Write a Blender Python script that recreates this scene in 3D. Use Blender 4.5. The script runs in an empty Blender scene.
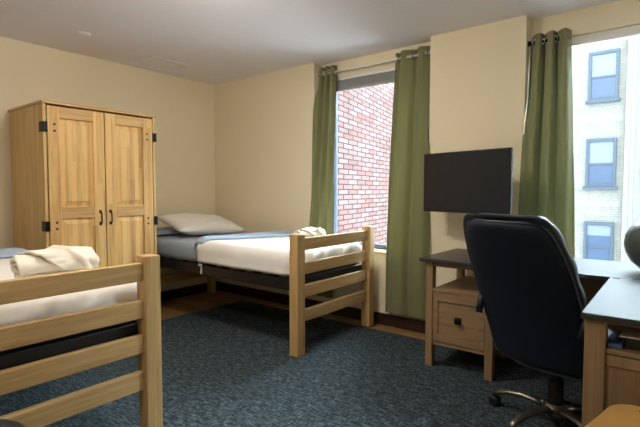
import bpy, bmesh, math, random
from mathutils import Vector, Matrix, Euler, noise
PI = math.pi
R = math.radians
scene = bpy.context.scene
col = scene.collection
random.seed(4)

# ------------------------------------------------------------------ materials
def lin(r, g, b):
    def f(c):
        c /= 255.0
        return c / 12.92 if c <= 0.04045 else ((c + 0.055) / 1.055) ** 2.4
    return (f(r), f(g), f(b), 1.0)

def new_mat(name):
    m = bpy.data.materials.new(name)
    m.use_nodes = True
    nt = m.node_tree
    b = nt.nodes['Principled BSDF']
    return m, nt, b

def N(nt, typ, **kw):
    n = nt.nodes.new(typ)
    for k, v in kw.items():
        setattr(n, k, v)
    return n

def plain(name, rgb, rough=0.5, metal=0.0, spec=0.5, var=0.06, nscale=30.0, bump=0.0, bscale=200.0):
    m, nt, b = new_mat(name)
    tc = N(nt, 'ShaderNodeTexCoord')
    no = N(nt, 'ShaderNodeTexNoise')
    no.inputs['Scale'].default_value = nscale
    no.inputs['Detail'].default_value = 4
    nt.links.new(tc.outputs['Object'], no.inputs['Vector'])
    c = lin(*rgb)
    mx = N(nt, 'ShaderNodeMix', data_type='RGBA')
    mx.inputs[6].default_value = tuple(x * (1 - var) for x in c[:3]) + (1,)
    mx.inputs[7].default_value = tuple(min(1, x * (1 + var)) for x in c[:3]) + (1,)
    nt.links.new(no.outputs['Fac'], mx.inputs[0])
    nt.links.new(mx.outputs[2], b.inputs['Base Color'])
    b.inputs['Roughness'].default_value = rough
    b.inputs['Metallic'].default_value = metal
    b.inputs['Specular IOR Level'].default_value = spec
    if bump:
        n2 = N(nt, 'ShaderNodeTexNoise')
        n2.inputs['Scale'].default_value = bscale
        n2.inputs['Detail'].default_value = 3
        nt.links.new(tc.outputs['Object'], n2.inputs['Vector'])
        bp = N(nt, 'ShaderNodeBump')
        bp.inputs['Strength'].default_value = bump
        bp.inputs['Distance'].default_value = 0.004
        nt.links.new(n2.outputs['Fac'], bp.inputs['Height'])
        nt.links.new(bp.outputs['Normal'], b.inputs['Normal'])
    return m

def wood(name, dark, light, axis='z', stave=0.0, stave_axis='y', rough=0.42, tone=0.25, spec=0.4):
    """Streaky grain along AXIS; with STAVE > 0 the board is glued up of staves of differing tone."""
    m, nt, b = new_mat(name)
    tc = N(nt, 'ShaderNodeTexCoord')
    mp = N(nt, 'ShaderNodeMapping')
    sc = {'x': (1.2, 22, 22), 'y': (22, 1.2, 22), 'z': (22, 22, 1.2)}[axis]
    mp.inputs['Scale'].default_value = sc
    nt.links.new(tc.outputs['Object'], mp.inputs['Vector'])
    no = N(nt, 'ShaderNodeTexNoise')
    no.inputs['Scale'].default_value = 1.6
    no.inputs['Detail'].default_value = 7
    no.inputs['Roughness'].default_value = 0.62
    no.inputs['Distortion'].default_value = 0.35
    nt.links.new(mp.outputs['Vector'], no.inputs['Vector'])
    fine = N(nt, 'ShaderNodeTexNoise')
    fine.inputs['Scale'].default_value = 9
    fine.inputs['Detail'].default_value = 3
    nt.links.new(mp.outputs['Vector'], fine.inputs['Vector'])
    ad = N(nt, 'ShaderNodeMath', operation='MULTIPLY_ADD')
    ad.inputs[1].default_value = 0.3
    nt.links.new(fine.outputs['Fac'], ad.inputs[0])
    nt.links.new(no.outputs['Fac'], ad.inputs[2])
    src = ad.outputs[0]
    if stave:
        sep = N(nt, 'ShaderNodeSeparateXYZ')
        nt.links.new(tc.outputs['Object'], sep.inputs[0])
        dv = N(nt, 'ShaderNodeMath', operation='DIVIDE')
        dv.inputs[1].default_value = stave
        nt.links.new(sep.outputs['XYZ'.index(stave_axis.upper())], dv.inputs[0])
        fl = N(nt, 'ShaderNodeMath', operation='FLOOR')
        nt.links.new(dv.outputs[0], fl.inputs[0])
        d2 = N(nt, 'ShaderNodeMath', operation='MULTIPLY_ADD')
        d2.inputs[1].default_value = 1 / 1.3
        nt.links.new(sep.outputs['XYZ'.index(axis.upper())], d2.inputs[0])
        wn0 = N(nt, 'ShaderNodeTexWhiteNoise', noise_dimensions='1D')
        nt.links.new(fl.outputs[0], wn0.inputs['W'])
        nt.links.new(wn0.outputs['Value'], d2.inputs[2])
        f2 = N(nt, 'ShaderNodeMath', operation='FLOOR')
        nt.links.new(d2.outputs[0], f2.inputs[0])
        cb = N(nt, 'ShaderNodeCombineXYZ')
        nt.links.new(fl.outputs[0], cb.inputs[0])
        nt.links.new(f2.outputs[0], cb.inputs[1])
        wn = N(nt, 'ShaderNodeTexWhiteNoise', noise_dimensions='3D')
        nt.links.new(cb.outputs[0], wn.inputs['Vector'])
        m2 = N(nt, 'ShaderNodeMath', operation='MULTIPLY_ADD')
        m2.inputs[1].default_value = tone
        nt.links.new(wn.outputs['Value'], m2.inputs[0])
        nt.links.new(src, m2.inputs[2])
        src = m2.outputs[0]
    rp = N(nt, 'ShaderNodeValToRGB')
    e = rp.color_ramp.elements
    e[0].position = 0.42
    e[0].color = lin(*dark)
    e[1].position = 0.88 + (tone * 0.6 if stave else 0)
    e[1].color = lin(*light)
    nt.links.new(src, rp.inputs[0])
    nt.links.new(rp.outputs[0], b.inputs['Base Color'])
    b.inputs['Roughness'].default_value = rough
    b.inputs['Specular IOR Level'].default_value = spec
    bp = N(nt, 'ShaderNodeBump')
    bp.inputs['Strength'].default_value = 0.08
    bp.inputs['Distance'].default_value = 0.003
    nt.links.new(no.outputs['Fac'], bp.inputs['Height'])
    nt.links.new(bp.outputs['Normal'], b.inputs['Normal'])
    return m

def fabric(name, rgb, rough=0.9, weave=600, bump=0.15, translucent=0.0, trans_rgb=None, var=0.05, sheen=0.2):
    m = plain(name, rgb, rough=rough, var=var, nscale=14, bump=bump, bscale=weave, spec=0.2)
    nt = m.node_tree
    b = nt.nodes['Principled BSDF']
    b.inputs['Sheen Weight'].default_value = sheen
    if translucent:
        t = N(nt, 'ShaderNodeBsdfTranslucent')
        t.inputs['Color'].default_value = lin(*(trans_rgb or rgb))
        mx = N(nt, 'ShaderNodeMixShader')
        mx.inputs[0].default_value = translucent
        out = nt.nodes['Material Output']
        nt.links.new(b.outputs[0], mx.inputs[1])
        nt.links.new(t.outputs[0], mx.inputs[2])
        nt.links.new(mx.outputs[0], out.inputs['Surface'])
    return m

def glass_mat():
    m, nt, b = new_mat('window_glass')
    nt.nodes.remove(b)
    tr = N(nt, 'ShaderNodeBsdfTransparent')
    tr.inputs['Color'].default_value = (0.94, 0.97, 0.97, 1)
    gl = N(nt, 'ShaderNodeBsdfGlossy')
    gl.inputs['Roughness'].default_value = 0.02
    fr = N(nt, 'ShaderNodeFresnel')
    fr.inputs['IOR'].default_value = 1.25
    mx = N(nt, 'ShaderNodeMixShader')
    nt.links.new(fr.outputs[0], mx.inputs[0])
    nt.links.new(tr.outputs[0], mx.inputs[1])
    nt.links.new(gl.outputs[0], mx.inputs[2])
    nt.links.new(mx.outputs[0], nt.nodes['Material Output'].inputs['Surface'])
    return m

def rug_mat():
    m, nt, b = new_mat('rug_weave')
    tc = N(nt, 'ShaderNodeTexCoord')
    mp = N(nt, 'ShaderNodeMapping')
    mp.inputs['Scale'].default_value = (9, 75, 1)
    nt.links.new(tc.outputs['Object'], mp.inputs['Vector'])
    no = N(nt, 'ShaderNodeTexNoise')
    no.inputs['Scale'].default_value = 1.6
    no.inputs['Detail'].default_value = 8
    no.inputs['Roughness'].default_value = 0.75
    nt.links.new(mp.outputs['Vector'], no.inputs['Vector'])
    mp2 = N(nt, 'ShaderNodeMapping')
    mp2.inputs['Scale'].default_value = (140, 25, 1)
    nt.links.new(tc.outputs['Object'], mp2.inputs['Vector'])
    n2 = N(nt, 'ShaderNodeTexNoise')
    n2.inputs['Scale'].default_value = 1.0
    n2.inputs['Detail'].default_value = 3
    nt.links.new(mp2.outputs['Vector'], n2.inputs['Vector'])
    av = N(nt, 'ShaderNodeMath', operation='MULTIPLY_ADD')
    av.inputs[1].default_value = 0.45
    nt.links.new(n2.outputs['Fac'], av.inputs[0])
    nt.links.new(no.outputs['Fac'], av.inputs[2])
    rp = N(nt, 'ShaderNodeValToRGB')
    e = rp.color_ramp.elements
    e[0].position = 0.58
    e[0].color = lin(22, 27, 29)
    e[1].position = 0.88
    e[1].color = lin(100, 111, 115)
    k = e.new(0.72)
    k.color = lin(45, 54, 58)
    nt.links.new(av.outputs[0], rp.inputs[0])
    nt.links.new(rp.outputs[0], b.inputs['Base Color'])
    b.inputs['Roughness'].default_value = 0.95
    b.inputs['Specular IOR Level'].default_value = 0.1
    bp = N(nt, 'ShaderNodeBump')
    bp.inputs['Strength'].default_value = 0.6
    bp.inputs['Distance'].default_value = 0.006
    nt.links.new(av.outputs[0], bp.inputs['Height'])
    nt.links.new(bp.outputs['Normal'], b.inputs['Normal'])
    return m

def brick_mat(name, c1, c2, mortar, bw=0.13, rh=0.060, msize=0.0075, rough=0.9, uaxis='Y', stain=0.35, uscale=1.0):
    m, nt, b = new_mat(name)
    tc = N(nt, 'ShaderNodeTexCoord')
    sep = N(nt, 'ShaderNodeSeparateXYZ')
    nt.links.new(tc.outputs['Object'], sep.inputs[0])
    cb = N(nt, 'ShaderNodeCombineXYZ')
    us = N(nt, 'ShaderNodeMath', operation='MULTIPLY')
    us.inputs[1].default_value = uscale
    nt.links.new(sep.outputs['XYZ'.index(uaxis)], us.inputs[0])
    nt.links.new(us.outputs[0], cb.inputs[0])
    nt.links.new(sep.outputs[2], cb.inputs[1])
    wob = N(nt, 'ShaderNodeTexNoise')
    wob.inputs['Scale'].default_value = 9
    nt.links.new(cb.outputs[0], wob.inputs['Vector'])
    ws = N(nt, 'ShaderNodeVectorMath', operation='SCALE')
    ws.inputs['Scale'].default_value = 0.012
    nt.links.new(wob.outputs['Color'], ws.inputs[0])
    wa = N(nt, 'ShaderNodeVectorMath', operation='ADD')
    nt.links.new(cb.outputs[0], wa.inputs[0])
    nt.links.new(ws.outputs[0], wa.inputs[1])
    br = N(nt, 'ShaderNodeTexBrick')
    br.inputs['Color1'].default_value = lin(*c1)
    br.inputs['Color2'].default_value = lin(*c2)
    br.inputs['Mortar'].default_value = lin(*mortar)
    br.inputs['Scale'].default_value = 1
    br.inputs['Brick Width'].default_value = bw
    br.inputs['Row Height'].default_value = rh
    br.inputs['Mortar Size'].default_value = msize
    br.inputs['Mortar Smooth'].default_value = 0.2
    nt.links.new(wa.outputs[0], br.inputs['Vector'])
    st = N(nt, 'ShaderNodeTexNoise')
    st.inputs['Scale'].default_value = 3.5
    st.inputs['Detail'].default_value = 6
    nt.links.new(tc.outputs['Object'], st.inputs['Vector'])
    rp = N(nt, 'ShaderNodeValToRGB')
    rp.color_ramp.elements[0].position = 0.4
    rp.color_ramp.elements[0].color = (1 - stain, 1 - stain, 1 - stain, 1)
    rp.color_ramp.elements[1].position = 0.62
    nt.links.new(st.outputs['Fac'], rp.inputs[0])
    mx = N(nt, 'ShaderNodeMix', data_type='RGBA', blend_type='MULTIPLY')
    mx.inputs[0].default_value = 1
    nt.links.new(br.outputs['Color'], mx.inputs[6])
    nt.links.new(rp.outputs[0], mx.inputs[7])
    nt.links.new(mx.outputs[2], b.inputs['Base Color'])
    b.inputs['Roughness'].default_value = rough
    b.inputs['Specular IOR Level'].default_value = 0.15
    bp = N(nt, 'ShaderNodeBump')
    bp.inputs['Strength'].default_value = 0.5
    bp.inputs['Distance'].default_value = 0.01
    bp.invert = True
    nt.links.new(br.outputs['Fac'], bp.inputs['Height'])
    nt.links.new(bp.outputs['Normal'], b.inputs['Normal'])
    return m

def emit(name, rgb, strength):
    m, nt, b = new_mat(name)
    b.inputs['Base Color'].default_value = lin(*rgb)
    b.inputs['Emission Color'].default_value = lin(*rgb)
    b.inputs['Emission Strength'].default_value = strength
    return m

M = {}
M['wall'] = plain('wall_paint', (225, 211, 181), rough=0.75, var=0.02, nscale=3, bump=0.06, bscale=260, spec=0.25)
M['ceiling'] = plain('ceiling_paint', (230, 224, 227), rough=0.85, var=0.015, nscale=3, spec=0.2)
M['trim'] = plain('trim_paint', (214, 194, 154), rough=0.5, var=0.02)
M['base'] = plain('baseboard_dark', (44, 24, 20), rough=0.4, var=0.1)
M['floor'] = wood('floor_planks', (112, 80, 44), (160, 122, 74), 'x', stave=0.09, stave_axis='y', rough=0.35)
M['rug'] = rug_mat()
M['binding'] = fabric('rug_binding', (40, 46, 52), weave=500)
M['bedwood'] = wood('bed_wood', (164, 128, 80), (202, 168, 116), 'y', rough=0.4)
M['bedpost'] = wood('bed_post_wood', (164, 128, 80), (200, 166, 114), 'z', rough=0.4)
M['pine'] = wood('wardrobe_pine', (158, 112, 58), (222, 182, 120), 'z', stave=0.04, stave_axis='y', rough=0.36, tone=0.5)
M['pinex'] = wood('wardrobe_pine_side', (180, 138, 82), (222, 188, 130), 'z', stave=0.05, stave_axis='x', rough=0.36, tone=0.16)
M['piney'] = wood('wardrobe_pine_rail', (172, 130, 78), (212, 176, 120), 'y', rough=0.36)
M['oak'] = wood('desk_oak', (118, 94, 66), (154, 126, 92), 'z', rough=0.5)
M['oakx'] = wood('desk_oak_drawer', (118, 94, 66), (152, 124, 90), 'x', rough=0.5)
M['slate'] = plain('desk_slate_top', (52, 48, 48), rough=0.3, var=0.06, nscale=20, spec=0.45)
M['slate'].node_tree.nodes['Principled BSDF'].inputs['Coat Weight'].default_value = 0.0
M['slate'].node_tree.nodes['Principled BSDF'].inputs['Coat Roughness'].default_value = 0.2
M['black_metal'] = plain('black_metal', (17, 17, 19), rough=0.45, metal=0.0, var=0.1)
M['iron'] = plain('black_iron', (20, 19, 19), rough=0.4, metal=0.6, var=0.1)
M['chrome'] = plain('brushed_steel', (190, 190, 192), rough=0.25, metal=1.0, var=0.04)
M['bronze'] = plain('pewter_metal', (126, 120, 110), rough=0.32, metal=0.85, var=0.05)
M['leather'] = plain('black_leather', (18, 23, 33), rough=0.38, var=0.12, nscale=40, bump=0.25, bscale=380, spec=0.5)
M['backing'] = plain('black_vinyl', (15, 22, 36), rough=0.62, var=0.1, nscale=40, bump=0.2, bscale=300, spec=0.3)
M['piping'] = plain('grey_piping', (62, 66, 74), rough=0.4, var=0.05)
M['plastic'] = plain('black_plastic', (15, 15, 16), rough=0.5, var=0.1)
M['screen'] = plain('tv_screen', (20, 26, 36), rough=0.2, var=0.02, spec=0.5)
M['white_cloth'] = fabric('white_cotton', (228, 222, 213), weave=500, bump=0.1, var=0.02)
M['towel'] = fabric('white_terry', (224, 214, 196), weave=330, bump=0.6, var=0.04, sheen=0.4)
M['grey_sheet'] = fabric('blue_grey_sheet', (146, 156, 168), weave=500)
M['skylit_blue_cloth'] = fabric('skylit_blue_cotton', (168, 184, 206), weave=500)
M['green'] = fabric('olive_curtain', (138, 138, 98), weave=900, bump=0.12, translucent=0.32, trans_rgb=(140, 138, 98), var=0.06)
M['green2'] = fabric('sage_curtain', (148, 144, 108), weave=900, bump=0.12, translucent=0.34, trans_rgb=(136, 142, 112), var=0.06)
M['alu'] = plain('grey_aluminium', (84, 92, 104), rough=0.4, metal=0.3, var=0.04)
M['white_paint'] = plain('white_enamel', (222, 220, 214), rough=0.4, var=0.02)
M['blind'] = plain('blind_slats', (156, 156, 154), rough=0.5, var=0.04)
M['glass'] = glass_mat()
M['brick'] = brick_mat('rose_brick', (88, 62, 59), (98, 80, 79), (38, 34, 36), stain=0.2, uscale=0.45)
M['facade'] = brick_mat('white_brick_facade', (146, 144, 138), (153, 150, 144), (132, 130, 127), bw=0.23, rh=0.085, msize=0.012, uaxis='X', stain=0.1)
M['stone'] = plain('pale_stone', (144, 142, 137), rough=0.85, var=0.06, nscale=4)
M['bluepaint'] = plain('blue_grey_window_frame', (72, 84, 100), rough=0.5, var=0.05)
M['pane_shade'] = plain('window_blind_pale', (120, 130, 142), rough=0.4, var=0.03)
M['pane_dark'] = plain('window_glass_dark', (66, 84, 112), rough=0.3, var=0.15, nscale=5, spec=0.7)
M['ground'] = plain('courtyard_paving', (150, 150, 148), rough=0.9, var=0.15, nscale=2)
M['roof'] = plain('pale_roof_membrane', (214, 214, 218), rough=0.8, var=0.05, nscale=3)
M['vase'] = plain('grey_ceramic', (64, 70, 64), rough=0.45, var=0.1, nscale=18, bump=0.1, bscale=60)
M['tan'] = plain('tan_leather', (176, 132, 72), rough=0.42, var=0.05, nscale=10, bump=0.12, bscale=240)
M['paper'] = plain('paper', (214, 206, 190), rough=0.8, var=0.02)
M['bluepaper'] = plain('blue_cover', (70, 92, 132), rough=0.5, var=0.1)
M['tag'] = plain('pale_fabric_tag', (196, 196, 196), rough=0.7, var=0.04)
M['lamp'] = emit('lamp_opal', (255, 250, 240), 66.0)
M['lamp_fill'] = emit('fill_lamp_opal', (255, 250, 240), 42.0)

# ------------------------------------------------------------------ mesh helpers
class MB:
    def __init__(self):
        self.bm = bmesh.new()
    def _take(self, t):
        me = bpy.data.meshes.new('tmp')
        t.to_mesh(me)
        t.free()
        self.bm.from_mesh(me)
        bpy.data.meshes.remove(me)
    def box(self, x0, x1, y0, y1, z0, z1, bev=0.0, seg=2, mat=None):
        t = bmesh.new()
        bmesh.ops.create_cube(t, size=1)
        for v in t.verts:
            v.co = Vector(((x0 + x1) / 2 + v.co.x * (x1 - x0), (y0 + y1) / 2 + v.co.y * (y1 - y0), (z0 + z1) / 2 + v.co.z * (z1 - z0)))
        if bev:
            bmesh.ops.bevel(t, geom=list(t.edges), offset=bev, segments=seg, affect='EDGES', profile=0.5)
        if mat is not None:
            bmesh.ops.transform(t, matrix=mat, verts=t.verts)
        self._take(t)
        return self
    def tube(self, pts, r, n=10, caps=True, radii=None, flat=1.0):
        t = bmesh.new()
        P = [Vector(p) for p in pts]
        rings = []
        ref = None
        for i, p in enumerate(P):
            d = (P[min(i + 1, len(P) - 1)] - P[max(i - 1, 0)]).normalized()
            if ref is None:
                ref = Vector((0, 0, 1)) if abs(d.z) < 0.9 else Vector((1, 0, 0))
            a = d.cross(ref).normalized()
            b = a.cross(d).normalized()
            ref = b
            rr = radii[i] if radii else r
            rings.append([t.verts.new(p + a * math.cos(2 * PI * k / n) * rr + b * math.sin(2 * PI * k / n) * rr * flat) for k in range(n)])
        for i in range(len(rings) - 1):
            for k in range(n):
                t.faces.new((rings[i][k], rings[i][(k + 1) % n], rings[i + 1][(k + 1) % n], rings[i + 1][k]))
        if caps:
            t.faces.new(rings[0])
            t.faces.new(rings[-1])
        bmesh.ops.recalc_face_normals(t, faces=t.faces)
        self._take(t)
        return self
    def lathe(self, prof, c=(0, 0, 0), n=32, mat=None):
        t = bmesh.new()
        rings = []
        for r, z in prof:
            if r < 1e-5:
                rings.append([t.verts.new((c[0], c[1], c[2] + z))])
            else:
                rings.append([t.verts.new((c[0] + r * math.cos(2 * PI * k / n), c[1] + r * math.sin(2 * PI * k / n), c[2] + z)) for k in range(n)])
        for a, b in zip(rings, rings[1:]):
            for k in range(n):
                q = (k + 1) % n
                if len(a) == 1 and len(b) == 1:
                    continue
                if len(a) == 1:
                    t.faces.new((a[0], b[k], b[q]))
                elif len(b) == 1:
                    t.faces.new((a[k], b[0], a[q]))
                else:
                    t.faces.new((a[k], a[q], b[q], b[k]))
        bmesh.ops.recalc_face_normals(t, faces=t.faces)
        if mat is not None:
            bmesh.ops.transform(t, matrix=mat, verts=t.verts)
        self._take(t)
        return self
    def grid(self, fn, nu, nv, close=False):
        """A sheet: fn(u, v) for u, v in 0..1."""
        t = bmesh.new()
        vs = [[t.verts.new(fn(i / nu, j / nv)) for j in range(nv + 1)] for i in range(nu + 1)]
        for i in range(nu):
            for j in range(nv):
                t.faces.new((vs[i][j], vs[i + 1][j], vs[i + 1][j + 1], vs[i][j + 1]))
        self._take(t)
        return self
    def soft(self, lo, hi, r, seg=0.03, amp=0.0, freq=6.0, open_faces=(), seed=0.0, extra=None):
        """A rounded soft box; open_faces lists sides left out ('-z', '-x' ...)."""
        t = bmesh.new()
        n = [max(2, int(round((hi[i] - lo[i]) / seg))) for i in range(3)]
        cache = {}
        def V(i, j, k):
            key = (i, j, k)
            if key not in cache:
                cache[key] = t.verts.new([lo[a] + (hi[a] - lo[a]) * key[a] / n[a] for a in range(3)])
            return cache[key]
        for ax in range(3):
            o = [a for a in range(3) if a != ax]
            for side in (0, n[ax]):
                nm = ('-' if side == 0 else '+') + 'xyz'[ax]
                if nm in open_faces:
                    continue
                for p in range(n[o[0]]):
                    for q in range(n[o[1]]):
                        cs = []
                        for dp, dq in ((0, 0), (1, 0), (1, 1), (0, 1)):
                            c = [0, 0, 0]
                            c[ax] = side
                            c[o[0]] = p + dp
                            c[o[1]] = q + dq
                            cs.append(V(*c))
                        t.faces.new(cs)
        for v in t.verts:
            p = v.co.copy()
            q = Vector(p)
            for a in range(3):
                l = lo[a] if ('-' + 'xyz'[a]) in open_faces else lo[a] + r
                h = hi[a] if ('+' + 'xyz'[a]) in open_faces else hi[a] - r
                q[a] = min(max(p[a], l), h)
            d = p - q
            if d.length > 1e-6:
                nrm = d.normalized()
                p = q + nrm * r
            else:
                nrm = Vector((0, 0, 1))
            if amp:
                s = noise.noise(p * freq + Vector((seed, seed * 2, 0))) + 0.5 * noise.noise(p * freq * 2.3 + Vector((seed, 3, seed)))
                p = p + nrm * (amp * max(-0.3, s + 0.3))
            if extra:
                p = p + extra(p, nrm)
            v.co = p
        bmesh.ops.recalc_face_normals(t, faces=t.faces)
        self._take(t)
        return self
    def xf(self, m):
        bmesh.ops.transform(self.bm, matrix=m, verts=self.bm.verts)
        return self

def obj(name, mb, mat, parent=None, off=None, smooth=False, auto=False):
    me = bpy.data.meshes.new(name)
    if off is not None:
        bmesh.ops.translate(mb.bm, vec=-Vector(off), verts=mb.bm.verts)
    mb.bm.to_mesh(me)
    mb.bm.free()
    me.materials.append(mat)
    if smooth:
        for p in me.polygons:
            p.use_smooth = True
    o = bpy.data.objects.new(name, me)
    col.objects.link(o)
    if parent is not None:
        o.parent = parent
    return o

def tag(o, label, cat, group=None, kind=None):
    o['label'] = label
    o['category'] = cat
    if group:
        o['group'] = group
    if kind:
        o['kind'] = kind
    return o

def thing(name, label, cat, loc=(0, 0, 0), rz=0.0, group=None, rot=None):
    o = bpy.data.objects.new(name, None)
    o.empty_display_size = 0.1
    col.objects.link(o)
    o.location = loc
    o.rotation_euler = rot or (0, 0, rz)
    return tag(o, label, cat, group)

def struct(name, mb, mat, label=None, cat=None, parent=None):
    o = obj(name, mb, mat, parent)
    if parent is None:
        o['kind'] = 'structure'
        if label:
            o['label'] = label
            o['category'] = cat
    return o

def copy_tree(o, parent=None):
    c = o.copy()
    col.objects.link(c)
    c.parent = parent
    for ch in [x for x in col.objects if x.parent == o]:
        copy_tree(ch, c)
    return c

def solid(o, t, offset=1.0, sub=0):
    m = o.modifiers.new('thickness', 'SOLIDIFY')
    m.thickness = t
    m.offset = offset
    if sub:
        s = o.modifiers.new('smooth', 'SUBSURF')
        s.levels = sub
        s.render_levels = sub
    return o

# ------------------------------------------------------------------ the room
XL, XR, YF, YB, H = -4.39, 1.25, -1.35, 3.52, 2.455
YG, YO = 3.70, 3.84            # glass plane, outer face of the wall
W1 = (-2.86, -1.64)            # window 1 opening
W2 = (-0.905, 0.95)            # window 2 opening
HEAD1, HEAD2, SILL = 2.30, 2.285, 0.64

struct('floor', MB().box(XL - .2, XR + .2, YF - .2, YO, -0.12, 0.0), M['floor'], 'honey brown wood plank floor showing at the rug edges', 'floor')
struct('ceiling', MB().box(XL - .2, XR + .2, YF - .2, YO, H, H + 0.2), M['ceiling'], 'plain pale grey painted ceiling', 'ceiling')
struct('wall_left', MB().box(XL - .2, XL, YF - .2, YO, 0, H), M['wall'], 'beige wall behind the wardrobe and bed heads', 'wall')
struct('wall_right', MB().box(XR, XR + .2, YF - .2, YO, 0, H), M['wall'], 'beige side wall beyond the desks', 'wall')
struct('wall_front', MB().box(XL, XR, YF - .2, YF, 0, H), M['wall'], 'beige wall opposite the windows', 'wall')
wb = MB()
wb.box(XL, W1[0], YB, YO, 0, H)
wb.box(W1[1], W2[0], YB, YO, 0, H)
wb.box(W2[1], XR, YB, YO, 0, H)
wb.box(W1[0], W1[1], YB, YO, 0, SILL)
wb.box(W2[0], W2[1], YB, YO, 0, SILL)
wb.box(W1[0], W1[1], 3.64, YO, HEAD1, H)
wb.box(W2[0], W2[1], 3.64, YO, HEAD2, H)
struct('wall_back', wb, M['wall'], 'beige window wall with two deep openings and a wide pier', 'wall')
struct('baseboard_back', MB().box(XL, XR, YB - .014, YB, 0, 0.106, .003), M['base'], 'dark brown baseboard along the window wall', 'baseboard')
struct('baseboard_left', MB().box(XL, XL + .014, YF, YB - .015, 0, 0.106, .003), M['base'], 'dark brown baseboard along the wall behind the wardrobe', 'baseboard')
struct('trim_1', MB().box(W1[0], W1[1], YB - .02, YG - .03, SILL, SILL + .018, .004), M['trim'], 'beige sill board under the brick view window', 'sill')
struct('trim_2', MB().box(W2[0], W2[1], YB - .0, YG - .03, SILL, SILL + .018, .004), M['trim'], 'beige sill board under the window above the desk', 'sill')

def window(name, x0, x1, z0, z1, mat, st, label, mull=None):
    f = MB()
    y0, y1 = YG - .03, YG + .04
    f.box(x0, x0 + st, y0, y1, z0, z1, .004)
    f.box(x1 - st, x1, y0, y1, z0, z1, .004)
    f.box(x0 + st, x1 - st, y0, y1, z1 - .06, z1, .004)
    f.box(x0 + st, x1 - st, y0, y1, z0, z0 + .055, .004)
    if mull:
        f.box(mull - .03, mull + .03, y0, y1, z0 + .055, z1 - .06, .004)
    o = struct(name, f, mat, label, 'window')
    p = obj('pane', MB().box(x0 + st, x1 - st, YG, YG + .006, z0 + .055, z1 - .06), M['glass'], o)
    return o
window('window_1', W1[0], W1[1], SILL, HEAD1, M['alu'], .13, 'grey framed window looking onto the rose brick wall')
window('window_2', W2[0], W2[1], SILL, HEAD2, M['white_paint'], .05, 'pale framed window above the desk facing the white building')

# access hatch and detector on the ceiling, lamps
h = thing('ceiling_hatch', 'square painted access panel flush in the ceiling above the wardrobe', 'hatch', (-4.1, 2.61, H))
fm = MB()
fm.box(-.20, .20, -.20, -.19, -.008, 0, .001); fm.box(-.20, .20, .19, .20, -.008, 0, .001)
fm.box(-.20, -.19, -.19, .19, -.008, 0, .001); fm.box(.19, .20, -.19, .19, -.008, 0, .001)
obj('rim', fm, M['ceiling'], h)
obj('panel', MB().box(-.186, .186, -.186, .186, -.004, 0, .001), M['ceiling'], h)
d = thing('smoke_detector', 'small round pale disc on the ceiling in front of the wardrobe', 'detector', (-3.795, 1.739, H))
obj('cover', MB().lathe([(0, -.012), (.045, -.012), (.055, -.006), (.058, 0)], n=28), M['ceiling'], d, smooth=False)
obj('button', MB().lathe([(0, -.016), (.012, -.016), (.014, -.012)], n=16), M['ceiling'], d)
lamp = thing('ceiling_light', 'round opal ceiling light above the gap between the two beds', 'ceiling light', (-2.06, 1.60, H), group='ceiling lights')
obj('base', MB().lathe([(0, -.02), (.17, -.02), (.175, -.012), (.175, 0)], n=40), M['white_paint'], lamp)
obj('shade', MB().lathe([(0, -.125), (.05, -.122), (.1, -.108), (.14, -.08), (.156, -.05), (.158, -.021)], n=40), M['lamp'], lamp, smooth=True)
fill_lamp = copy_tree(lamp)  # unseen second lamp, put in for light from the camera side
fill_lamp.location = (-1.4, 0.2, H)
for c in fill_lamp.children:
    if c.name.startswith('shade'):
        c.data = c.data.copy()
        c.data.materials[0] = M['lamp_fill']
fill_lamp['label'] = 'unseen second ceiling light added to light the room from the camera side'

# ------------------------------------------------------------------ rug
tag(obj('area_rug', MB().box(-3.715, 1.0, -1.1, 3.33, 0.0, 0.011, .003), M['rug']),
    'large streaky blue grey woven rug covering most of the floor', 'rug')
rug = [x for x in col.objects if x.name == 'area_rug'][0]
bd_ = MB()
bd_.box(-3.7145, -3.69, -1.099, 3.3295, .0112, .0114).box(-3.6899, .9995, 3.305, 3.3295, .0112, .0114)
obj('binding', bd_, M['binding'], rug)
ZR = 0.0118

# ------------------------------------------------------------------ beds
BL = 2.24      # bed length, BW width
BWD = 1.02
def make_bed(loc, label):
    t = thing('bed_frame', label, 'bed', loc, group='wooden bed frames')
    for y in (0, BWD - .08):
        obj('post', MB().box(-.082, 0, y, y + .08, 0, .89 - ZR, .005), M['bedpost'], t)
    for z in (.77, .593, .425, .247):
        obj('rail', MB().box(-.062, -.024, .0805, BWD - .0805, z - ZR, z + .087 - ZR, .004), M['bedwood'], t)
    for y in (0, BWD - .08):
        obj('head_post', MB().box(-BL, -BL + .075, y, y + .08, -ZR, .56, .005), M['bedpost'], t)
    for z in (.20, .37):
        obj('head_rail', MB().box(-BL + .02, -BL + .055, .0805, BWD - .0805, z, z + .087, .004), M['bedwood'], t)
    for y in (.035, BWD - .035 - .035):
        s = MB().box(-BL + .0755, -.0825, y, y + .03, .462, .548, .004)
        s.box(-BL + .0755, -.0825, y if y > .5 else y + .005, (y + .03) if y > .5 else y + .075, .462, .47, .002)
        obj('side_rail', s, M['black_metal'], t)
    dk = MB()
    for k in range(11):
        x = -BL + .12 + k * (BL - .3) / 10
        dk.box(x, x + .05, .066, BWD - .066, .525, .545, .003)
    dk.box(-.105, -.0825, .066, BWD - .066, .44, .545, .003)
    obj('deck', dk, M['black_metal'], t)
    for x in (-1.13, -1.10):
        pass
    lt = obj('latch', MB().box(-1.17, -1.12, .022, .034, .535, .56, .004).box(-1.135, -1.125, .02, .0345, .47, .53, .003), M['tag'], t)
    return t
B1 = Vector((-1.965, .22, ZR))
B2 = Vector((-2.097, 2.40, ZR))
bed1 = make_bed(B1, 'light wood slatted bed frame standing in front of the wardrobe')
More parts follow.
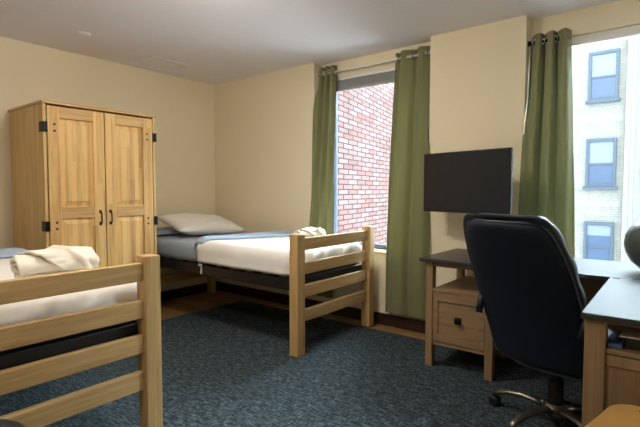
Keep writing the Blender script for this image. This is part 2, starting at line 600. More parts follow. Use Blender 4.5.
bed2 = copy_tree(bed1)
bed2.location = B2
bed2['label'] = 'light wood slatted bed frame along the window wall, beyond the rug'

MZ0, MZ1 = .552, .735
def bedding(B, lab_m, lab_c, seed, x_head=-1.16):
    bx, by = B.x, B.y
    lo = (bx - BL + .08, by + .045, MZ0 + ZR)
    hi = (bx - .14, by + BWD - .045, MZ1)
    m = MB().soft(lo, hi, .045, seg=.04, extra=lambda p, n: n * (.005 * max(0, noise.noise(p * 5)) if n.z > -.2 else 0))
    o = (bx - 1.1, by + .5, MZ0 + ZR)
    mm = obj('mattress', m, M['grey_sheet'], None, off=o, smooth=True)
    mm.location = o
    tag(mm, lab_m, 'mattress', 'mattresses')
    # white comforter over the lower half, its head end turned back to show a blue underside
    g = .014
    clo = (bx + x_head, lo[1] - g, MZ0 + .02 + ZR)
    chi = (hi[0] + g, hi[1] + g, hi[2] + g)
    def wr(p, n):
        a = noise.noise(Vector((p.x * 3.1, p.y * 1.6, p.z * 9 + seed)))
        b = noise.noise(Vector((p.x * 9.5 + seed, p.y * 4.1, p.z * 4)))
        side = abs(n.z) < .7
        rdg = max(0, 1 - abs(noise.noise(Vector((p.x * 5 + p.z * 6, p.y * 7 - p.z * 9, seed)))) * 5)
        if side and n.x > .5:
            return n * (.020 * rdg + .012 * max(0, b))
        return n * (max(0, a) * (.014 if side else .012) + max(0, b) * (.010 if side else .006))
    t = thing('comforter', lab_c, 'blanket', (bx - .6, by + .5, MZ1), group='comforters')
    c = MB().soft(clo, chi, .055, seg=.022, open_faces=('-z', '-x'), extra=wr)
    b = obj('cover', c, M['white_cloth'], t, off=t.location, smooth=True)
    solid(b, .02, 1.0)
    # turned-back blue strip; its pale tint and width also paint skylight on the comforter
    L = lo[1] - g - .004
    Rr = hi[1] + g + .004
    zt = chi[2] + .03
    def f(u, v):
        s = v
        w = Rr - L
        y = L + w * s
        x = bx + x_head - .05 + u * (.10 + .40 * s ** .8)
        ed = min(s, 1 - s) * w
        z = zt + .012 * math.sin(PI * u) + .006 * noise.noise(Vector((x * 7, y * 5, seed)))
        if u < .12:
            z -= (.12 - u) / .12 * .026
        if u > .88:
            z -= (u - .88) / .12 * .004
        dn = 0
        if ed < .05:
            dn = (1 - ed / .05)
        z -= .05 * dn ** 2
        if s < .5:
            y += .012 * (1 - dn)
        return Vector((x, y, z))
    s = MB().grid(f, 18, 40)
    st = obj('turned_back_edge', s, M['skylit_blue_cloth'], t, off=t.location, smooth=True)
    solid(st, .012, 1.0)
    st['label'] = 'blue turned back edge, paled with painted skylight'
    return mm, t
bedding(B1, 'blue grey sheeted mattress on the bed in front of the wardrobe', 'white comforter spread over the bed in front of the wardrobe', 1.7, x_head=-1.75)
bedding(B2, 'blue grey sheeted mattress on the bed along the window wall', 'white comforter with blue turned back edge on the window wall bed', 5.2)

def pillow_mesh(w, d, h, seed, amp=.008, n=28):
    mb = MB()
    def f(sgn):
        def g(u, v):
            a, b = 2 * u - 1, 2 * v - 1
            pr = max(0, (1 - a ** 4)) ** .55 * max(0, (1 - b ** 4)) ** .55
            k = 1 + .05 * (abs(a) * abs(b)) ** 2 - .03 * (1 - abs(a)) * b * b - .03 * (1 - abs(b)) * a * a
            x, y = a * w / 2 * k, b * d / 2 * k
            z = sgn * h / 2 * pr
            z += amp * pr * noise.noise(Vector((x * 9 + seed, y * 9, sgn * 2)))
            z += amp * .8 * pr * noise.noise(Vector((x * 20, y * 6 + seed, sgn)))
            return Vector((x, y, z))
        return g
    mb.grid(f(1), n, n)
    t = MB().grid(f(-1), n, n)
    bmesh.ops.reverse_faces(t.bm, faces=t.bm.faces)
    me = bpy.data.meshes.new('t')
    t.bm.to_mesh(me)
    t.bm.free()
    mb.bm.from_mesh(me)
    bpy.data.meshes.remove(me)
    bmesh.ops.remove_doubles(mb.bm, verts=mb.bm.verts, dist=1e-5)
    bmesh.ops.recalc_face_normals(mb.bm, faces=mb.bm.faces)
    return mb
p1 = obj('pillow', pillow_mesh(.28, .50, .06, 2), M['grey_sheet'], smooth=True)
p1.location = (-4.19, 2.71, .776)
p1.rotation_euler = (0, R(2), R(2))
tag(p1, 'blue grey pillow lying flat under the white pillow', 'pillow', 'pillows on the window wall bed')
p2 = obj('pillow', pillow_mesh(.50, .74, .14, 7, amp=.014), M['white_cloth'], smooth=True)
p2.location = (-3.93, 2.97, .852)
p2.rotation_euler = (R(-3), R(13), R(-6))
tag(p2, 'plump white pillow on top at the head of the window wall bed', 'pillow', 'pillows on the window wall bed')
# rolled towels
def make_towel(loc, rz, label, length, seed):
    t = thing('rolled_towel', label, 'towel', loc, rz, 'rolled white towels')
    def spiral(L):
        def f(u, v):
            a = u * 2 * PI * 2.6 + 1.2
            r = .018 + .040 * u
            y = -L / 2 + L * v
            w = .006 * noise.noise(Vector((a * .8, y * 9, seed))) + .004 * noise.noise(Vector((a * 2, y * 22, seed)))
            r += w
            sag = 1.0 - .18 * (1 if math.sin(a) < 0 else 0) * abs(math.sin(a))
            yy = y + .012 * math.sin(a * 1.3) * (1 if v < .1 or v > .9 else .3)
            return Vector((r * 1.3 * math.cos(a), yy, .061 + r * math.sin(a) * .95 * sag))
        return f
    o = obj('roll', MB().grid(spiral(length), 90, 36), M['towel'], t, smooth=True)
    solid(o, .011, 0)
    def flap(u, v):
        a = R(-28) + u * R(188)
        ya = length * (-.47 + .50 * (1 - u) ** 1.6)
        y = ya + v * (length * (.47 - .06 * u) - ya)
        r = .067 + .010 * max(0, noise.noise(Vector((a * 1.6, y * 8, seed + 3)))) + .008 * noise.noise(Vector((a * 3, y * 17, seed)))
        r += .016 * math.exp(-((v - .55 + .3 * (u - .5)) / .07) ** 2)
        return Vector((r * 1.26 * math.cos(a), y, .061 + r * .95 * math.sin(a)))
    o = obj('folded_flap', MB().grid(flap, 40, 40), M['towel'], t, smooth=True)
    solid(o, .012, 0)
    return t
make_towel((-2.40, .945, .783), R(-3), 'rolled white towel on the foot of the bed in front of the wardrobe', .35, 1.0)
t = make_towel((-2.40, 2.90, .783), R(-10), 'rolled white towel on the window wall bed behind its footboard', .30, 6.0)
t.scale = (.8, .85, .8)

# ------------------------------------------------------------------ wardrobe
wx, wy0, wy1, wtop = -3.70, 1.388, 2.303, 1.866
wd = thing('wardrobe', 'honey pine wardrobe with two raised panel doors and black hinges', 'wardrobe', (-4.08, 1.9, 0))
O = wd.location
cb = MB()
cb.box(-4.37, wx - .001, wy0, wy0 + .022, .06, wtop - .022, .003)
cb.box(-4.37, wx - .001, wy1 - .022, wy1, .06, wtop - .022, .003)
obj('carcass', cb, M['pinex'], wd, off=O)
ob = MB().box(-4.37, -4.355, wy0 + .0285, wy1 - .0285, .06, wtop - .022)
ob.box(-4.354, wx - .03, wy0 + .0285, wy1 - .0285, .06, .085)
obj('back_panel', ob, M['pine'], wd, off=O)
obj('top', MB().box(-4.375, wx + .008, wy0 - .008, wy1 + .008, wtop - .0215, wtop, .004), M['piney'], wd, off=O)
obj('plinth', MB().box(-4.36, wx - .03, wy0 + .005, wy1 - .005, 0, .0595, .003), M['pine'], wd, off=O)
mid = 1.846
def door(y0, y1, hinge_left):
    z0, z1 = .085, wtop - .034
    st, x0, x1 = .088, wx - .022, wx
    frame = MB()
    frame.box(x0, x1, y0, y0 + st, z0, z1, .003)
    frame.box(x0, x1, y1 - st, y1, z0, z1, .003)
    o = obj('door', frame, M['pine'], wd, off=O)
    for za, zb in ((z1 - .085, z1), (.983, 1.072), (z0, z0 + .12)):
        obj('door_rail', MB().box(x0, x1 - .0005, y0 + st, y1 - st, za, zb, .003), M['piney'], o, off=O)
    for za, zb in ((z0 + .12, .983), (1.072, z1 - .085)):
        ya, yb = y0 + st, y1 - st
        t = bmesh.new()
        m_ = .040
        def ring(x, d):
            return [t.verts.new((x, y, z)) for y, z in ((ya + d, za + d), (yb - d, za + d), (yb - d, zb - d), (ya + d, zb - d))]
        rings = [ring(x0 + .002, 0), ring(x1 - .019, 0), ring(x1 - .018, .010), ring(x1 - .006, m_), ring(x1 - .002, m_ + .001)]
        for p, q in zip(rings, rings[1:]):
            for k in range(4):
                t.faces.new((p[k], p[(k + 1) % 4], q[(k + 1) % 4], q[k]))
        t.faces.new(rings[-1])
        t.faces.new(rings[0])
        bmesh.ops.recalc_face_normals(t, faces=t.faces)
        pn = MB()
        pn._take(t)
        obj('door_panel', pn, M['pine'], o, off=O)
    hy = y1 - .045 if hinge_left else y0 + .03
    hp = [(x1 + .0, hy, .929), (x1 + .024, hy, .936), (x1 + .027, hy, .98), (x1 + .024, hy, 1.024), (x1 + .0, hy, 1.031)]
    hd = MB().tube(hp, .0055, n=8)
    hd.box(x1, x1 + .004, hy - .010, hy + .010,   .918, .944, .001).box(x1, x1 + .004, hy - .010, hy + .010, 1.016, 1.042, .001)
    obj('handle', hd, M['iron'], o, off=O, smooth=False)
    for zc in (1.672, .932, .20):
        # one bent leaf wrapping the carcass edge
        if hinge_left:
            ys = (y0 - .036, y0 - .0305, y0 - .002)
            by = y0 + .05
        else:
            ys = (y1 + .036, y1 + .0305, y1 + .002)
            by = y1 - .05
        t = bmesh.new()
        prof = [(x0 - .036, ys[0]), (x1 + .010, ys[0]), (x1 + .010, ys[2]), (x1 + .002, ys[2]), (x1 + .002, ys[1]), (x0 - .036, ys[1])]
        lo_ = [t.verts.new((x, y, zc - .038)) for x, y in prof]
        hi_ = [t.verts.new((x, y, zc + .038)) for x, y in prof]
        t.faces.new(lo_)
        t.faces.new(hi_)
        for k in range(6):
            t.faces.new((lo_[k], lo_[(k + 1) % 6], hi_[(k + 1) % 6], hi_[k]))
        bmesh.ops.recalc_face_normals(t, faces=t.faces)
        hg = MB()
        hg._take(t)
        obj('hinge', hg, M['iron'], o, off=O)
        for zb in (zc - .024, zc + .024):
            obj('bolt', MB().lathe([(0, .004), (.006, .003), (.009, 0)], n=12, mat=Matrix.Translation((x1, by, zb)) @ Matrix.Rotation(PI / 2, 4, 'Y')), M['iron'], o, off=O)
    return o
door(wy0 + .030, mid - .004, True)
door(mid + .004, wy1 - .030, False)

# ------------------------------------------------------------------ curtains, rods, blind
def curtain(name, label, xt, xb, ytop, ysill, ybot, ztop, zbot, rod_z, folds, amp, mat, seed, flare_pow=1.0, n_u=110, clampx=None, taper=.35):
    def f(u, v):
        # v = 0 top
        z = ztop + (zbot - ztop) * v
        k = v ** flare_pow
        x0 = xt[0] + (xb[0] - xt[0]) * k
        x1 = xt[1] + (xb[1] - xt[1]) * k
        x = x0 + (x1 - x0) * u
        ph = u * folds * 2 * PI + .6
        w = math.sin(ph + .35 * math.sin(v * 3 + seed))
        w += .25 * math.sin(2 * ph + seed + v * 2.5)
        am = amp * (1 - taper * v)
        if z > SILL:
            s = (ztop - z) / (ztop - SILL)
            y = ytop + (ysill - ytop) * s
        else:
            s = (SILL - z) / (SILL - zbot)
            y = ysill + (ybot - ysill) * s
        y += am * w + .008 * noise.noise(Vector((x * 5, z * 1.3, seed)))
        x += .25 * am * math.cos(ph) + .006 * noise.noise(Vector((u * 6, z * 2, seed + 5)))
        if clampx:
            w_ = min(1, max(0, (clampx[3] - z) / .3))
            w_ = w_ * w_ * (3 - 2 * w_)
            e_ = max(0, 1 - min(x - clampx[0], clampx[1] - x) / .05)
            e_ = min(1, e_ * 1.4)
            y += (min(y, clampx[2]) - y) * w_ * e_
            if w_ < .995:
                x = min(max(x, clampx[0] + .008), clampx[1] - .008)
        return Vector((x, y, z))
    m = MB().grid(f, n_u, 150)
    bad = []
    for fc in m.bm.faces:
        c = fc.calc_center_median()
        if abs(c.z - rod_z) < .024 and abs(c.y - ytop) < .022:
            bad.append(fc)
    holes = []
    for x in sorted(f_.calc_center_median().x for f_ in bad):
        if holes and x - holes[-1][-1] < .02:
            holes[-1].append(x)
        else:
            holes.append([x])
    bmesh.ops.delete(m.bm, geom=bad, context='FACES')
    o0 = ((xt[0] + xt[1]) / 2, ytop, zbot)
    o = obj(name, m, mat, None, off=o0, smooth=True)
    o.location = o0
    tag(o, label, 'curtain', 'green curtains')
    solid(o, .003, 0)
    for hx in holes:
        c_ = (hx[0] + hx[-1]) / 2
        ring = [(c_ - o0[0], .0265 * math.cos(2 * PI * k / 20), rod_z - o0[2] + .0265 * math.sin(2 * PI * k / 20)) for k in range(21)]
        obj('grommet', MB().tube(ring, .0045, n=8, caps=False), M['chrome'], o, smooth=True)
    return o
curtain('curtain', 'narrow green curtain hanging beyond the footboard of the window wall bed', (-2.85, -2.635), (-2.915, -2.60), 3.575, 3.462, 3.462, 2.405, .17, 2.345, 3.2, .024, M['green'], 1.0, clampx=(W1[0], W1[1], 3.503, 2.30))
curtain('curtain', 'wide green curtain between the brick view window and the television', (-2.0, -1.652), (-2.015, -1.605), 3.575, 3.462, 3.462, 2.40, .135, 2.345, 2.1, .026, M['green'], 3.1, clampx=(W1[0], W1[1], 3.503, 1.9))
curtain('curtain', 'green curtain hanging behind the desk chair, beside the bright window', (-.893, -.640), (-.962, -.53), 3.580, 3.496, 3.496, 2.315, .17, 2.265, 3.1, .043, M['green2'], 5.3, clampx=(W2[0], W2[1], 3.503, 1.9), taper=.62)

def rod(name, x0, x1, z, mat, label, capmat):
    t = thing(name, label, 'curtain rod', (x0, 3.58, z), group='curtain rods')
    obj('tube', MB().tube([(.012, 0, 0), (x1 - x0 - .012, 0, 0)], .010, n=14), mat, t, smooth=True)
    for x in (0.0, x1 - x0):
        s = 1 if x == 0 else -1
        obj('end_cap', MB().tube([(x + s * .001, 0, 0), (x + s * .014, 0, 0), (x + s * .03, 0, 0)], .018, n=18, radii=[.02, .018, .0125]), capmat, t)
    return t
rod('curtain_rod', W1[0], W1[1], 2.345, M['white_paint'], 'white tension rod across the brick view window recess', M['white_paint'])
rod('curtain_rod', W2[0], -.70, 2.265, M['iron'], 'short dark curtain rod above the desk chair and bright window', M['iron'])

bl = thing('window_blind', 'grey blind raised into a bundle at the top of the brick view window', 'blind', (W1[0] + .6, 3.655, 2.17))
bx0, bx1 = W1[0] + .02 - bl.location.x, W1[1] - .02 - bl.location.x
obj('head_rail', MB().box(bx0, bx1, -.012, .012, .102, .129, .002), M['white_paint'], bl)
sl = MB()
for k in range(11):
    sl.box(bx0 + .005, bx1 - .005, -.013, .011, .024 + k * .0068, .0285 + k * .0068, .001)
obj('slat_bundle', sl, M['blind'], bl)
obj('bottom_rail', MB().box(bx0 + .005, bx1 - .005, -.013, .012, .0, .022, .003), M['blind'], bl)

# ------------------------------------------------------------------ television on a wall arm
tv = thing('television', 'black flat television angled out from the pier between the windows', 'television', (-1.211, 3.185, 1.262), R(-14))
w, hh = .716, .440
bz = MB()
bz.box(-w / 2, w / 2, -.012, .012, -hh / 2, hh / 2, .004)
obj('housing', bz, M['plastic'], tv)
obj('screen', MB().box(-w / 2 + .008, w / 2 - .008, -.0145, -.0122, -hh / 2 + .016, hh / 2 - .008, .0006), M['screen'], tv)
obj('back_cover', MB().box(-.24, .24, .0125, .045, -.16, .12, .012), M['plastic'], tv)
ar = MB()
ar.box(-.1, .1, .0455, .06, -.1, .1, .003)
ar.box(-.02, .02, .0605, .12, -.025, .025, .004)
ar.tube([(0, .11, 0), (.065, .285, 0)], .02, n=10)
inv = Matrix.Rotation(R(14), 4, 'Z')
ar.box(-.11, .11, .305, .321, -.06, .06, .003, mat=inv)
obj('wall_bracket', ar, M['black_metal'], tv)

# ------------------------------------------------------------------ desks
DZ = .75
def knob_mb(x, y, z):
    k = MB().box(x - .019, x + .019, y - .028, y - .012, z - .019, z + .019, .005)
    k.box(x - .006, x + .006, y - .012, y, z - .006, z + .006)
    k.box(x - .021, x + .021, y - .003, y, z - .021, z + .021, .002)
    return k
def pedestal(t, O, x0, x1, y0, y1, ztop, leg=.055, mirror=False):
    for (xa, ya) in ((x0, y0), (x1 - leg, y0), (x0, y1 - leg), (x1 - leg, y1 - leg)):
        obj('leg', MB().box(xa, xa + leg * .9, ya, ya + leg, ZR, ztop, .003), M['oak'], t, off=O)
    a = x0 + leg * .9 + .0005
    b = x1 - leg - .0005
    obj('shelf', MB().box(x0 + .004, x1 - .009, y0 - .004, y1 - .002, .528, .546, .002).xf(Matrix.Identity(4)) if False else MB().box(a, b, y0 + .002, y1 - .01, .526, .546, .002), M['oakx'], t, off=O)
    obj('apron', MB().box(a, b, y0 + .012, y0 + .03, ztop - .032, ztop, .002), M['oakx'], t, off=O)
    for xa in (x0 + .012, x1 - leg + .012):
        obj('side_panel', MB().box(xa, xa + .02, y0 + leg + .0005, y1 - leg - .0005, .175, .525, .002), M['oak'], t, off=O)
    obj('back_panel', MB().box(a, b, y1 - .03, y1 - .014, .175, .525), M['oakx'], t, off=O)
    obj('bottom_rail', MB().box(a, b, y0 + .008, y1 - .035, .165, .185, .002), M['oakx'], t, off=O)
    # drawer: framed front with a recessed field
    z0, z1 = .19, .522
    f = MB()
    s = .036
    ya, yb = y0 + .004, y0 + .024
    f.box(a + .002, a + s, ya, yb, z0, z1, .002).box(b - s, b - .002, ya, yb, z0, z1, .002)
    f.box(a + s, b - s, ya, yb, z1 - .056, z1, .002).box(a + s, b - s, ya, yb, z0, z0 + .058, .002)
    f.box(a + s, b - s, ya + .010, yb, z0 + .058, z1 - .056)
    dr = obj('drawer', f, M['oakx'], t, off=O)
    obj('knob', knob_mb((x0 + x1) / 2 - .004, ya + .010, .352), M['iron'], dr, off=O)

desk = thing('desk', 'long oak desk with dark top and drawer pedestal under the television', 'desk', (-.5, 3.15, 0), group='oak desks')
O = desk.location
y0, y1 = 2.835, 3.458
obj('desk_top', MB().box(-1.372, .36, y0 - .022, y1, DZ - .024, DZ, .004), M['slate'], desk, off=O)
pedestal(desk, O, -1.338, -.882, y0 + .012, y1 - .02, DZ - .0245)
pedestal(desk, O, -.02, .34, y0 + .06, y1 - .02, DZ - .0245)
obj('modesty_panel', MB().box(-.881, -.021, y1 - .05, y1 - .034, .30, DZ - .0245), M['oakx'], desk, off=O)

desk2 = thing('desk', 'oak desk with dark top and an open cubby holding papers', 'desk', (0, 2.35, 0), group='oak desks')
O = desk2.location
ry0, ry1 = 1.915, 2.805
obj('desk_top', MB().box(-.279, .36, ry0, ry1, DZ - .024, DZ, .004), M['slate'], desk2, off=O)
# legs and cubby of the return
for (xa, ya) in ((-.268, ry0 + .02), (.28, ry0 + .02), (-.13, ry1 - .072), (.28, ry1 - .09)):
    obj('leg', MB().box(xa, xa + .068, ya, ya + .07, ZR, DZ - .0245, .003), M['oak'], desk2, off=O)
fy = ry0 + .03
obj('apron', MB().box(-.1995, .2795, fy, fy + .02, DZ - .034, DZ - .0245), M['oakx'], desk2, off=O)
obj('shelf', MB().box(-.1995, .2795, fy, fy + .26, .604, .622, .002), M['oakx'], desk2, off=O)
obj('cubby_back', MB().box(-.1995, .2795, fy + .265, fy + .28, .10, DZ - .0245), M['oakx'], desk2, off=O)
f = MB()
f.box(-.2, .276, fy, fy + .022, .56, .6, .002).box(-.2, .276, fy, fy + .022, .10, .17, .002)
f.box(.21, .276, fy, fy + .022, .17, .56, .002)
f.box(-.2, .21, fy + .010, fy + .022, .17, .56)
dr = obj('drawer', f, M['oak'], desk2, off=O)
obj('side_panel', MB().box(.30, .318, ry0 + .106, ry1 - .091, .10, .6), M['oak'], desk2, off=O)
obj('bracket', MB().box(-.262, -.232, ry1 - .04, ry1 - .012, DZ + .0003, DZ + .004, .001), M['black_metal'], desk2, off=O)
# things in the cubby
pp = obj('paper_sheet', MB().box(-.16, .12, fy + .03, fy + .24, 0, .004, .001), M['paper'], None, off=(0, fy + .18, 0))
pp.location = (0, fy + .18, .666)
tag(pp, 'pale sheet of paper on the pile in the open desk cubby', 'paper')
bk = MB().box(-.145, .16, fy + .04, fy + .25, 0, .042, .003)
bo = obj('document_box', bk, M['plastic'], None, off=(0, fy + .18, 0))
bo.location = (0, fy + .18, .6225)
tag(bo, 'flat black case in the open desk cubby', 'case')
nb = obj('notebook', MB().box(-.022, .022, -.10, .09, 0, .016, .002), M['bluepaper'])
nb.location = (-.172, fy + .12, .6225)
tag(nb, 'small blue covered notebook beside the black case in the desk cubby', 'notebook')

# vase on the desk
va = thing('round_vase', 'round grey green vase standing on the desk by the bright window', 'vase', (-.075, 3.10, DZ))
obj('body', MB().lathe([(0, 0), (.06, 0), (.09, .012), (.14, .06), (.168, .115), (.174, .155), (.168, .2), (.145, .25), (.105, .285), (.06, .303), (0, .304)], n=48), M['vase'], va, smooth=True)
obj('neck', MB().lathe([(.056, .3005), (.055, .312), (.063, .328), (.058, .331), (.046, .312), (.046, .3045)], n=40), M['vase'], va, smooth=True)

# ------------------------------------------------------------------ desk chair
ch = thing('office_chair', 'black leather high back office chair with its back to the camera', 'chair', (-.464, 2.505, ZR), R(-20))
def interp(tab, z):
    for (a, va_), (b, vb) in zip(tab, tab[1:]):
        if a <= z <= b:
            s = (z - a) / (b - a)
            return va_ + (vb - va_) * s
    return tab[0][1] if z < tab[0][0] else tab[-1][1]
HW = [(.345, .205), (.352, .226), (.365, .242), (.40, .252), (.47, .256), (.55, .262), (.70, .264), (.82, .258), (.92, .243), (.98, .229), (1.02, .214), (1.045, .194), (1.06, .165)]
def ybk(z):
    s = (z - .36) / .7
    return -.208 - .30 * max(0, s) ** 1.25
def back_body(zlo, zhi, grow, back, front, tuft=0.0):
    mb = MB()
    zs = [zlo + (zhi - zlo) * k / 44 for k in range(45)]
    def side(sgn):
        def g(u, v):
            z = zlo + (zhi - zlo) * v
            zz = .345 + (1.06 - .345) * v
            s = 2 * u - 1
            hw = interp(HW, zz) + grow
            x = s * hw
            edge = max(0, 1 - abs(s) ** 5) ** .5 * max(0, 1 - abs(2 * v - 1) ** 14) ** .5
            y = ybk(z) + .055 * s * s
            if sgn > 0:
                y += front * edge * (1 + tuft * math.cos(v * PI * 9)) 
            else:
                y -= back * edge
            return Vector((x, y, z))
        return g
    mb.grid(side(1), 30, 44)
    t = MB().grid(side(-1), 30, 44)
    me = bpy.data.meshes.new('t')
    t.bm.to_mesh(me); t.bm.free()
    mb.bm.from_mesh(me)
    bpy.data.meshes.remove(me)
    bmesh.ops.remove_doubles(mb.bm, verts=mb.bm.verts, dist=1e-5)
    bmesh.ops.recalc_face_normals(mb.bm, faces=mb.bm.faces)
    return mb
shell = obj('backrest', back_body(.345, 1.055, 0, .018, .012), M['backing'], ch, smooth=True)
pts = []
for v in range(0, 61):
    z = .345 + .71 * v / 60
    zz = .345 + (1.06 - .345) * v / 60
    pts.append((-interp(HW, zz), ybk(z) + .055, z))
left = pts
right = [(-x, y, z) for x, y, z in pts]
topc = [(s * interp(HW, 1.06), ybk(1.055) + .055 * s * s, 1.055) for s in (-.8, -.5, -.2, .2, .5, .8)]
botc = [(s * interp(HW, .345), ybk(.345) + .055 * s * s, .345) for s in (.8, .3, -.3, -.8)]
obj('piping', MB().tube(left + topc + right[::-1] + botc + [left[0]], .0055, n=8), M['piping'], shell, smooth=True)
cu = back_body(.47, 1.085, .006, -.016, .125, .10)
obj('back_cushion', cu, M['leather'], ch, smooth=True)
obj('headrest', MB().soft((-.19, -.462, .975), (.19, -.355, 1.082), .05, seg=.02, amp=.004, freq=8), M['leather'], ch, smooth=True)
obj('seat', MB().soft((-.25, -.20, .40), (.25, .27, .515), .055, seg=.025, amp=.006, freq=6), M['leather'], ch, smooth=True)
for s in (-1, 1):
    loop = [(s * .262, -.27, .56), (s * .268, -.24, .65), (s * .272, -.16, .68), (s * .272, .1, .68), (s * .27, .18, .65), (s * .268, .19, .56), (s * .262, .14, .47), (s * .25, .08, .41)]
    a = obj('armrest', MB().tube(loop, .018, n=12), M['leather'], ch, smooth=True)
    obj('arm_pad', MB().soft((s * .272 - .03, -.15, .688), (s * .272 + .03, .14, .714), .014, seg=.02), M['leather'], a, smooth=True)
und = MB().box(-.11, .11, -.13, .13, .345, .395, .01)
und.box(-.2, .2, -.02, .02, .36, .40, .006)
obj('mechanism', und, M['black_metal'], ch)
obj('tilt_lever', MB().tube([(-.10, .03, .36), (-.2, .03, .352), (-.30, .03, .335), (-.34, .03, .33)], .01, n=10, radii=[.006, .008, .012, .010]), M['bronze'], ch, smooth=True)
obj('gas_column', MB().lathe([(0, .10), (.035, .10), (.035, .24), (.028, .245), (.028, .345), (0, .345)], n=24), M['plastic'], ch, smooth=False)
obj('hub', MB().lathe([(0, .055), (.045, .055), (.055, .07), (.055, .105), (.04, .12), (.036, .12)], n=24), M['bronze'], ch)
for k in range(5):
    a = R(172 + 20 + 72 * k)
    dx, dy = math.cos(a), math.sin(a)
    P = [(dx * r, dy * r, z) for r, z in ((.045, .092), (.10, .105), (.17, .108), (.24, .098), (.29, .082), (.32, .068))]
    lg = obj('leg', MB().tube(P, .02, n=12, radii=[.026, .025, .023, .021, .019, .015], flat=.62), M['bronze'], ch, smooth=True)
    cx, cy = dx * .315, dy * .315
    cs = MB()
    px, py = -dy, dx
    rot = Matrix.Rotation(a, 4, 'Z')
    for s in (-1, 1):
        m = Matrix.Translation((cx + px * s * .017, cy + py * s * .017, .027)) @ rot @ Matrix.Rotation(PI / 2, 4, 'X')
        cs.lathe([(0, -.010), (.022, -.010), (.027, -.006), (.027, .006), (.022, .010), (0, .010)], n=22, mat=m)
    cs.tube([(cx, cy, .027), (cx, cy, .07)], .007, n=8)
    cs.box(-.016, .016, -.006, .006, -.004, .03, .003, mat=Matrix.Translation((cx, cy, .03)) @ rot)
    obj('caster', cs, M['plastic'], lg)

# ------------------------------------------------------------------ things cut by the bottom edge
st = thing('stool', 'tan padded stool with rounded corners in front of the cubby desk', 'stool', (-.012, 1.645, ZR), R(-12))
obj('seat', MB().soft((-.19, -.19, .415), (.19, .19, .468), .026, seg=.02), M['tan'], st, smooth=True)
so = st.children[0]
# round the seat's plan corners
for v in so.data.vertices:
    x, y = v.co.x, v.co.y
    r = .085
    qx = max(-.19 + r, min(.19 - r, x)); qy = max(-.19 + r, min(.19 - r, y))
    dx, dy = x - qx, y - qy
    L = math.hypot(dx, dy)
    if abs(dx) > 1e-6 and abs(dy) > 1e-6:
        m_ = max(abs(dx), abs(dy))
        v.co.x = qx + dx * m_ / L
        v.co.y = qy + dy * m_ / L
for sx in (-1, 1):
    for sy in (-1, 1):
        obj('leg', MB().tube([(sx * .135, sy * .135, .42), (sx * .155, sy * .155, .001)], .016, n=12, radii=[.019, .013]), M['oak'], st, smooth=True)
obj('stitch_mark', MB().tube([(-.10, .125, .4685), (-.065, .11, .4688)], .003, n=6), M['base'], st)

bn = thing('waste_bin', 'black domed waste bin standing before the footboard of the wardrobe side bed', 'bin', (-1.70, .44, ZR))
obj('body', MB().lathe([(0, 0), (.095, 0), (.10, .01), (.115, .38), (.117, .39), (0, .39)], n=36), M['plastic'], bn, smooth=False)
obj('lid', MB().lathe([(0.0, .448), (.035, .445), (.075, .433), (.105, .413), (.119, .395), (.119, .3905), (0, .3905)], n=36), M['plastic'], bn, smooth=True)

# ------------------------------------------------------------------ outside
struct('ground_outside', MB().box(-30, 30, 4.2, 40, -10.3, -10), M['ground'], 'courtyard paving far below the windows', 'ground')
struct('roof_outside', MB().box(-2.9, 6, YO + .02, 6.3, -.1, .28), M['roof'], 'pale flat roof of the storey below, just outside the windows', 'roof')
struct('sky_block_wall', MB().box(-40, 40, YB, YO, H + .2, 55), M['facade'], 'outer wall of the storeys above the room', 'wall')  # unseen wall added to keep sky light off the building opposite
bwg = thing('brick_wing', 'rose brick side wall of the neighbouring wing outside the window', 'building', (-3.05, 4.10, -10), R(12))
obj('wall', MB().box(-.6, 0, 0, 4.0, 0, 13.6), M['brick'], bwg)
obj('coping', MB().box(-.62, .05, -.02, 4.05, 13.6, 13.75, .01), M['stone'], bwg)

FY = 19.5
bd = thing('apartment_building', 'tall white brick building with blue framed windows across the courtyard', 'building', (-2.33, FY, -10))
O = bd.location
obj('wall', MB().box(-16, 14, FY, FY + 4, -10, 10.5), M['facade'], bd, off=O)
pil = MB()
for xx in (-1.62, 6.2):
    pil.box(xx, xx + 1.1, FY - .22, FY - .001, -10, 10.5, .02)
    for k in range(3):
        pil.box(xx + .18 + k * .3, xx + .30 + k * .3, FY - .28, FY - .2195, -10, 10.5, .02)
obj('pilaster', pil, M['stone'], bd, off=O)
for z in (3.75, 6.85, .62):
    obj('stone_band', MB().box(-3.55, -1.7, FY - .012, FY - .001, z, z + .22), M['stone'], bd, off=O)
for cxw in (-2.335 - 4.2, -2.335, -2.335 + 4.2):
    for zt in (9.35, 6.25, 3.11, .06):
        w, hgt = .95, 1.75
        x0, x1, z0 = cxw - w / 2, cxw + w / 2, zt - hgt
        fr = MB()
        fr.box(x0, x0 + .1, FY - .08, FY - .002, z0, zt, .01).box(x1 - .1, x1, FY - .08, FY - .002, z0, zt, .01)
        fr.box(x0 + .1, x1 - .1, FY - .08, FY - .002, zt - .12, zt, .01).box(x0 + .1, x1 - .1, FY - .08, FY - .002, z0, z0 + .1, .01)
        mz = z0 + hgt * .47
        fr.box(x0 + .1, x1 - .1, FY - .06, FY - .002, mz - .04, mz + .04, .01)
        fr.box(x0 - .07, x1 + .07, FY - .14, FY - .001, z0 - .1, z0 - .0005, .01)
        wo = obj('window', fr, M['bluepaint'], bd, off=O)
        obj('shade', MB().box(x0 + .1, x1 - .1, FY - .03, FY - .003, (mz + .04) if zt > 1 else zt - .5, zt - .12), M['pane_shade'], wo, off=O)
        obj('pane', MB().box(x0 + .1, x1 - .1, FY - .028, FY - .0025, z0 + .1, (mz - .04) if zt > 1 else zt - .501), M['pane_dark'], wo, off=O)

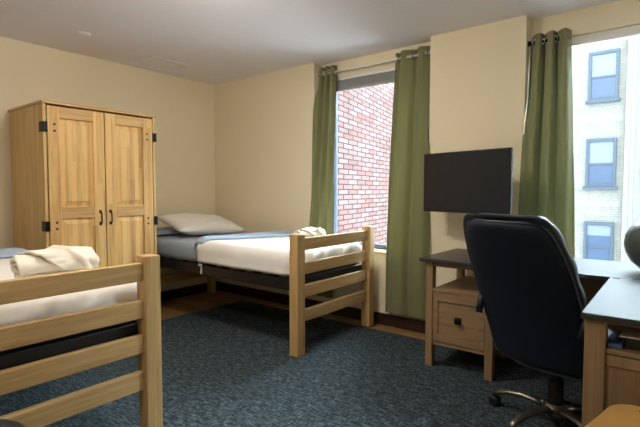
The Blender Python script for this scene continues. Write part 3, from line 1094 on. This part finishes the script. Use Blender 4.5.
# ------------------------------------------------------------------ light
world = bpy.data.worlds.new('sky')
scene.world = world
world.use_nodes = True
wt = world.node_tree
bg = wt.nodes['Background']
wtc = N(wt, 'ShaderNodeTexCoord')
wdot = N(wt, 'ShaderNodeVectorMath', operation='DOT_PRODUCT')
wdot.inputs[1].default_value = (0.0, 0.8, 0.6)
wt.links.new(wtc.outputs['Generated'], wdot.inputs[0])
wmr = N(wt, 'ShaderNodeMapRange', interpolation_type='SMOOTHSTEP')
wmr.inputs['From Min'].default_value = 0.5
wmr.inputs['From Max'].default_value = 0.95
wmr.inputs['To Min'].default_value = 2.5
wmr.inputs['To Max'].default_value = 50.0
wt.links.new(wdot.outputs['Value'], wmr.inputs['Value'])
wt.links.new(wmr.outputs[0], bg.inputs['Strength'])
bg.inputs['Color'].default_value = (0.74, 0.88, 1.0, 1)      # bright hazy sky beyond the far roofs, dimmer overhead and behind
sun = bpy.data.lights.new('sun', 'SUN')
sun.energy = 13.0
sun.angle = R(4)
sun.color = (1.0, .95, .88)
so_ = bpy.data.objects.new('sun', sun)
col.objects.link(so_)
so_.rotation_euler = Vector((-.75, .0, -.60)).to_track_quat('-Z', 'Y').to_euler()
for x0, x1, z1 in ((W1[0], W1[1], HEAD1), (W2[0], W2[1], HEAD2)):
    L = bpy.data.lights.new('window_portal', 'AREA')
    L.shape = 'RECTANGLE'
    L.size = x1 - x0
    L.size_y = z1 - SILL
    L.cycles.is_portal = True
    o = bpy.data.objects.new('window_portal', L)
    col.objects.link(o)
    o.location = ((x0 + x1) / 2, YO + .02, (SILL + z1) / 2)
    o.rotation_euler = (R(-90), 0, 0)

# ------------------------------------------------------------------ camera
cam = bpy.data.cameras.new('camera')
cam.sensor_width = 36
cam.lens = 36 * 456 / 640
cam.clip_start = .05
cam.clip_end = 200
co = bpy.data.objects.new('camera', cam)
col.objects.link(co)
co.location = (0, 0, 1.2)
co.rotation_euler = (R(90 - 2.8616), R(-0.05), R(38.355))
scene.camera = co
vs = scene.view_settings
vs.view_transform = 'Standard'
vs.look = 'None'
vs.exposure = 0.62
vs.gamma = 1.0
vs.use_curve_mapping = False
scene.cycles.max_bounces = 10
scene.cycles.diffuse_bounces = 6
scene.cycles.sample_clamp_indirect = 8
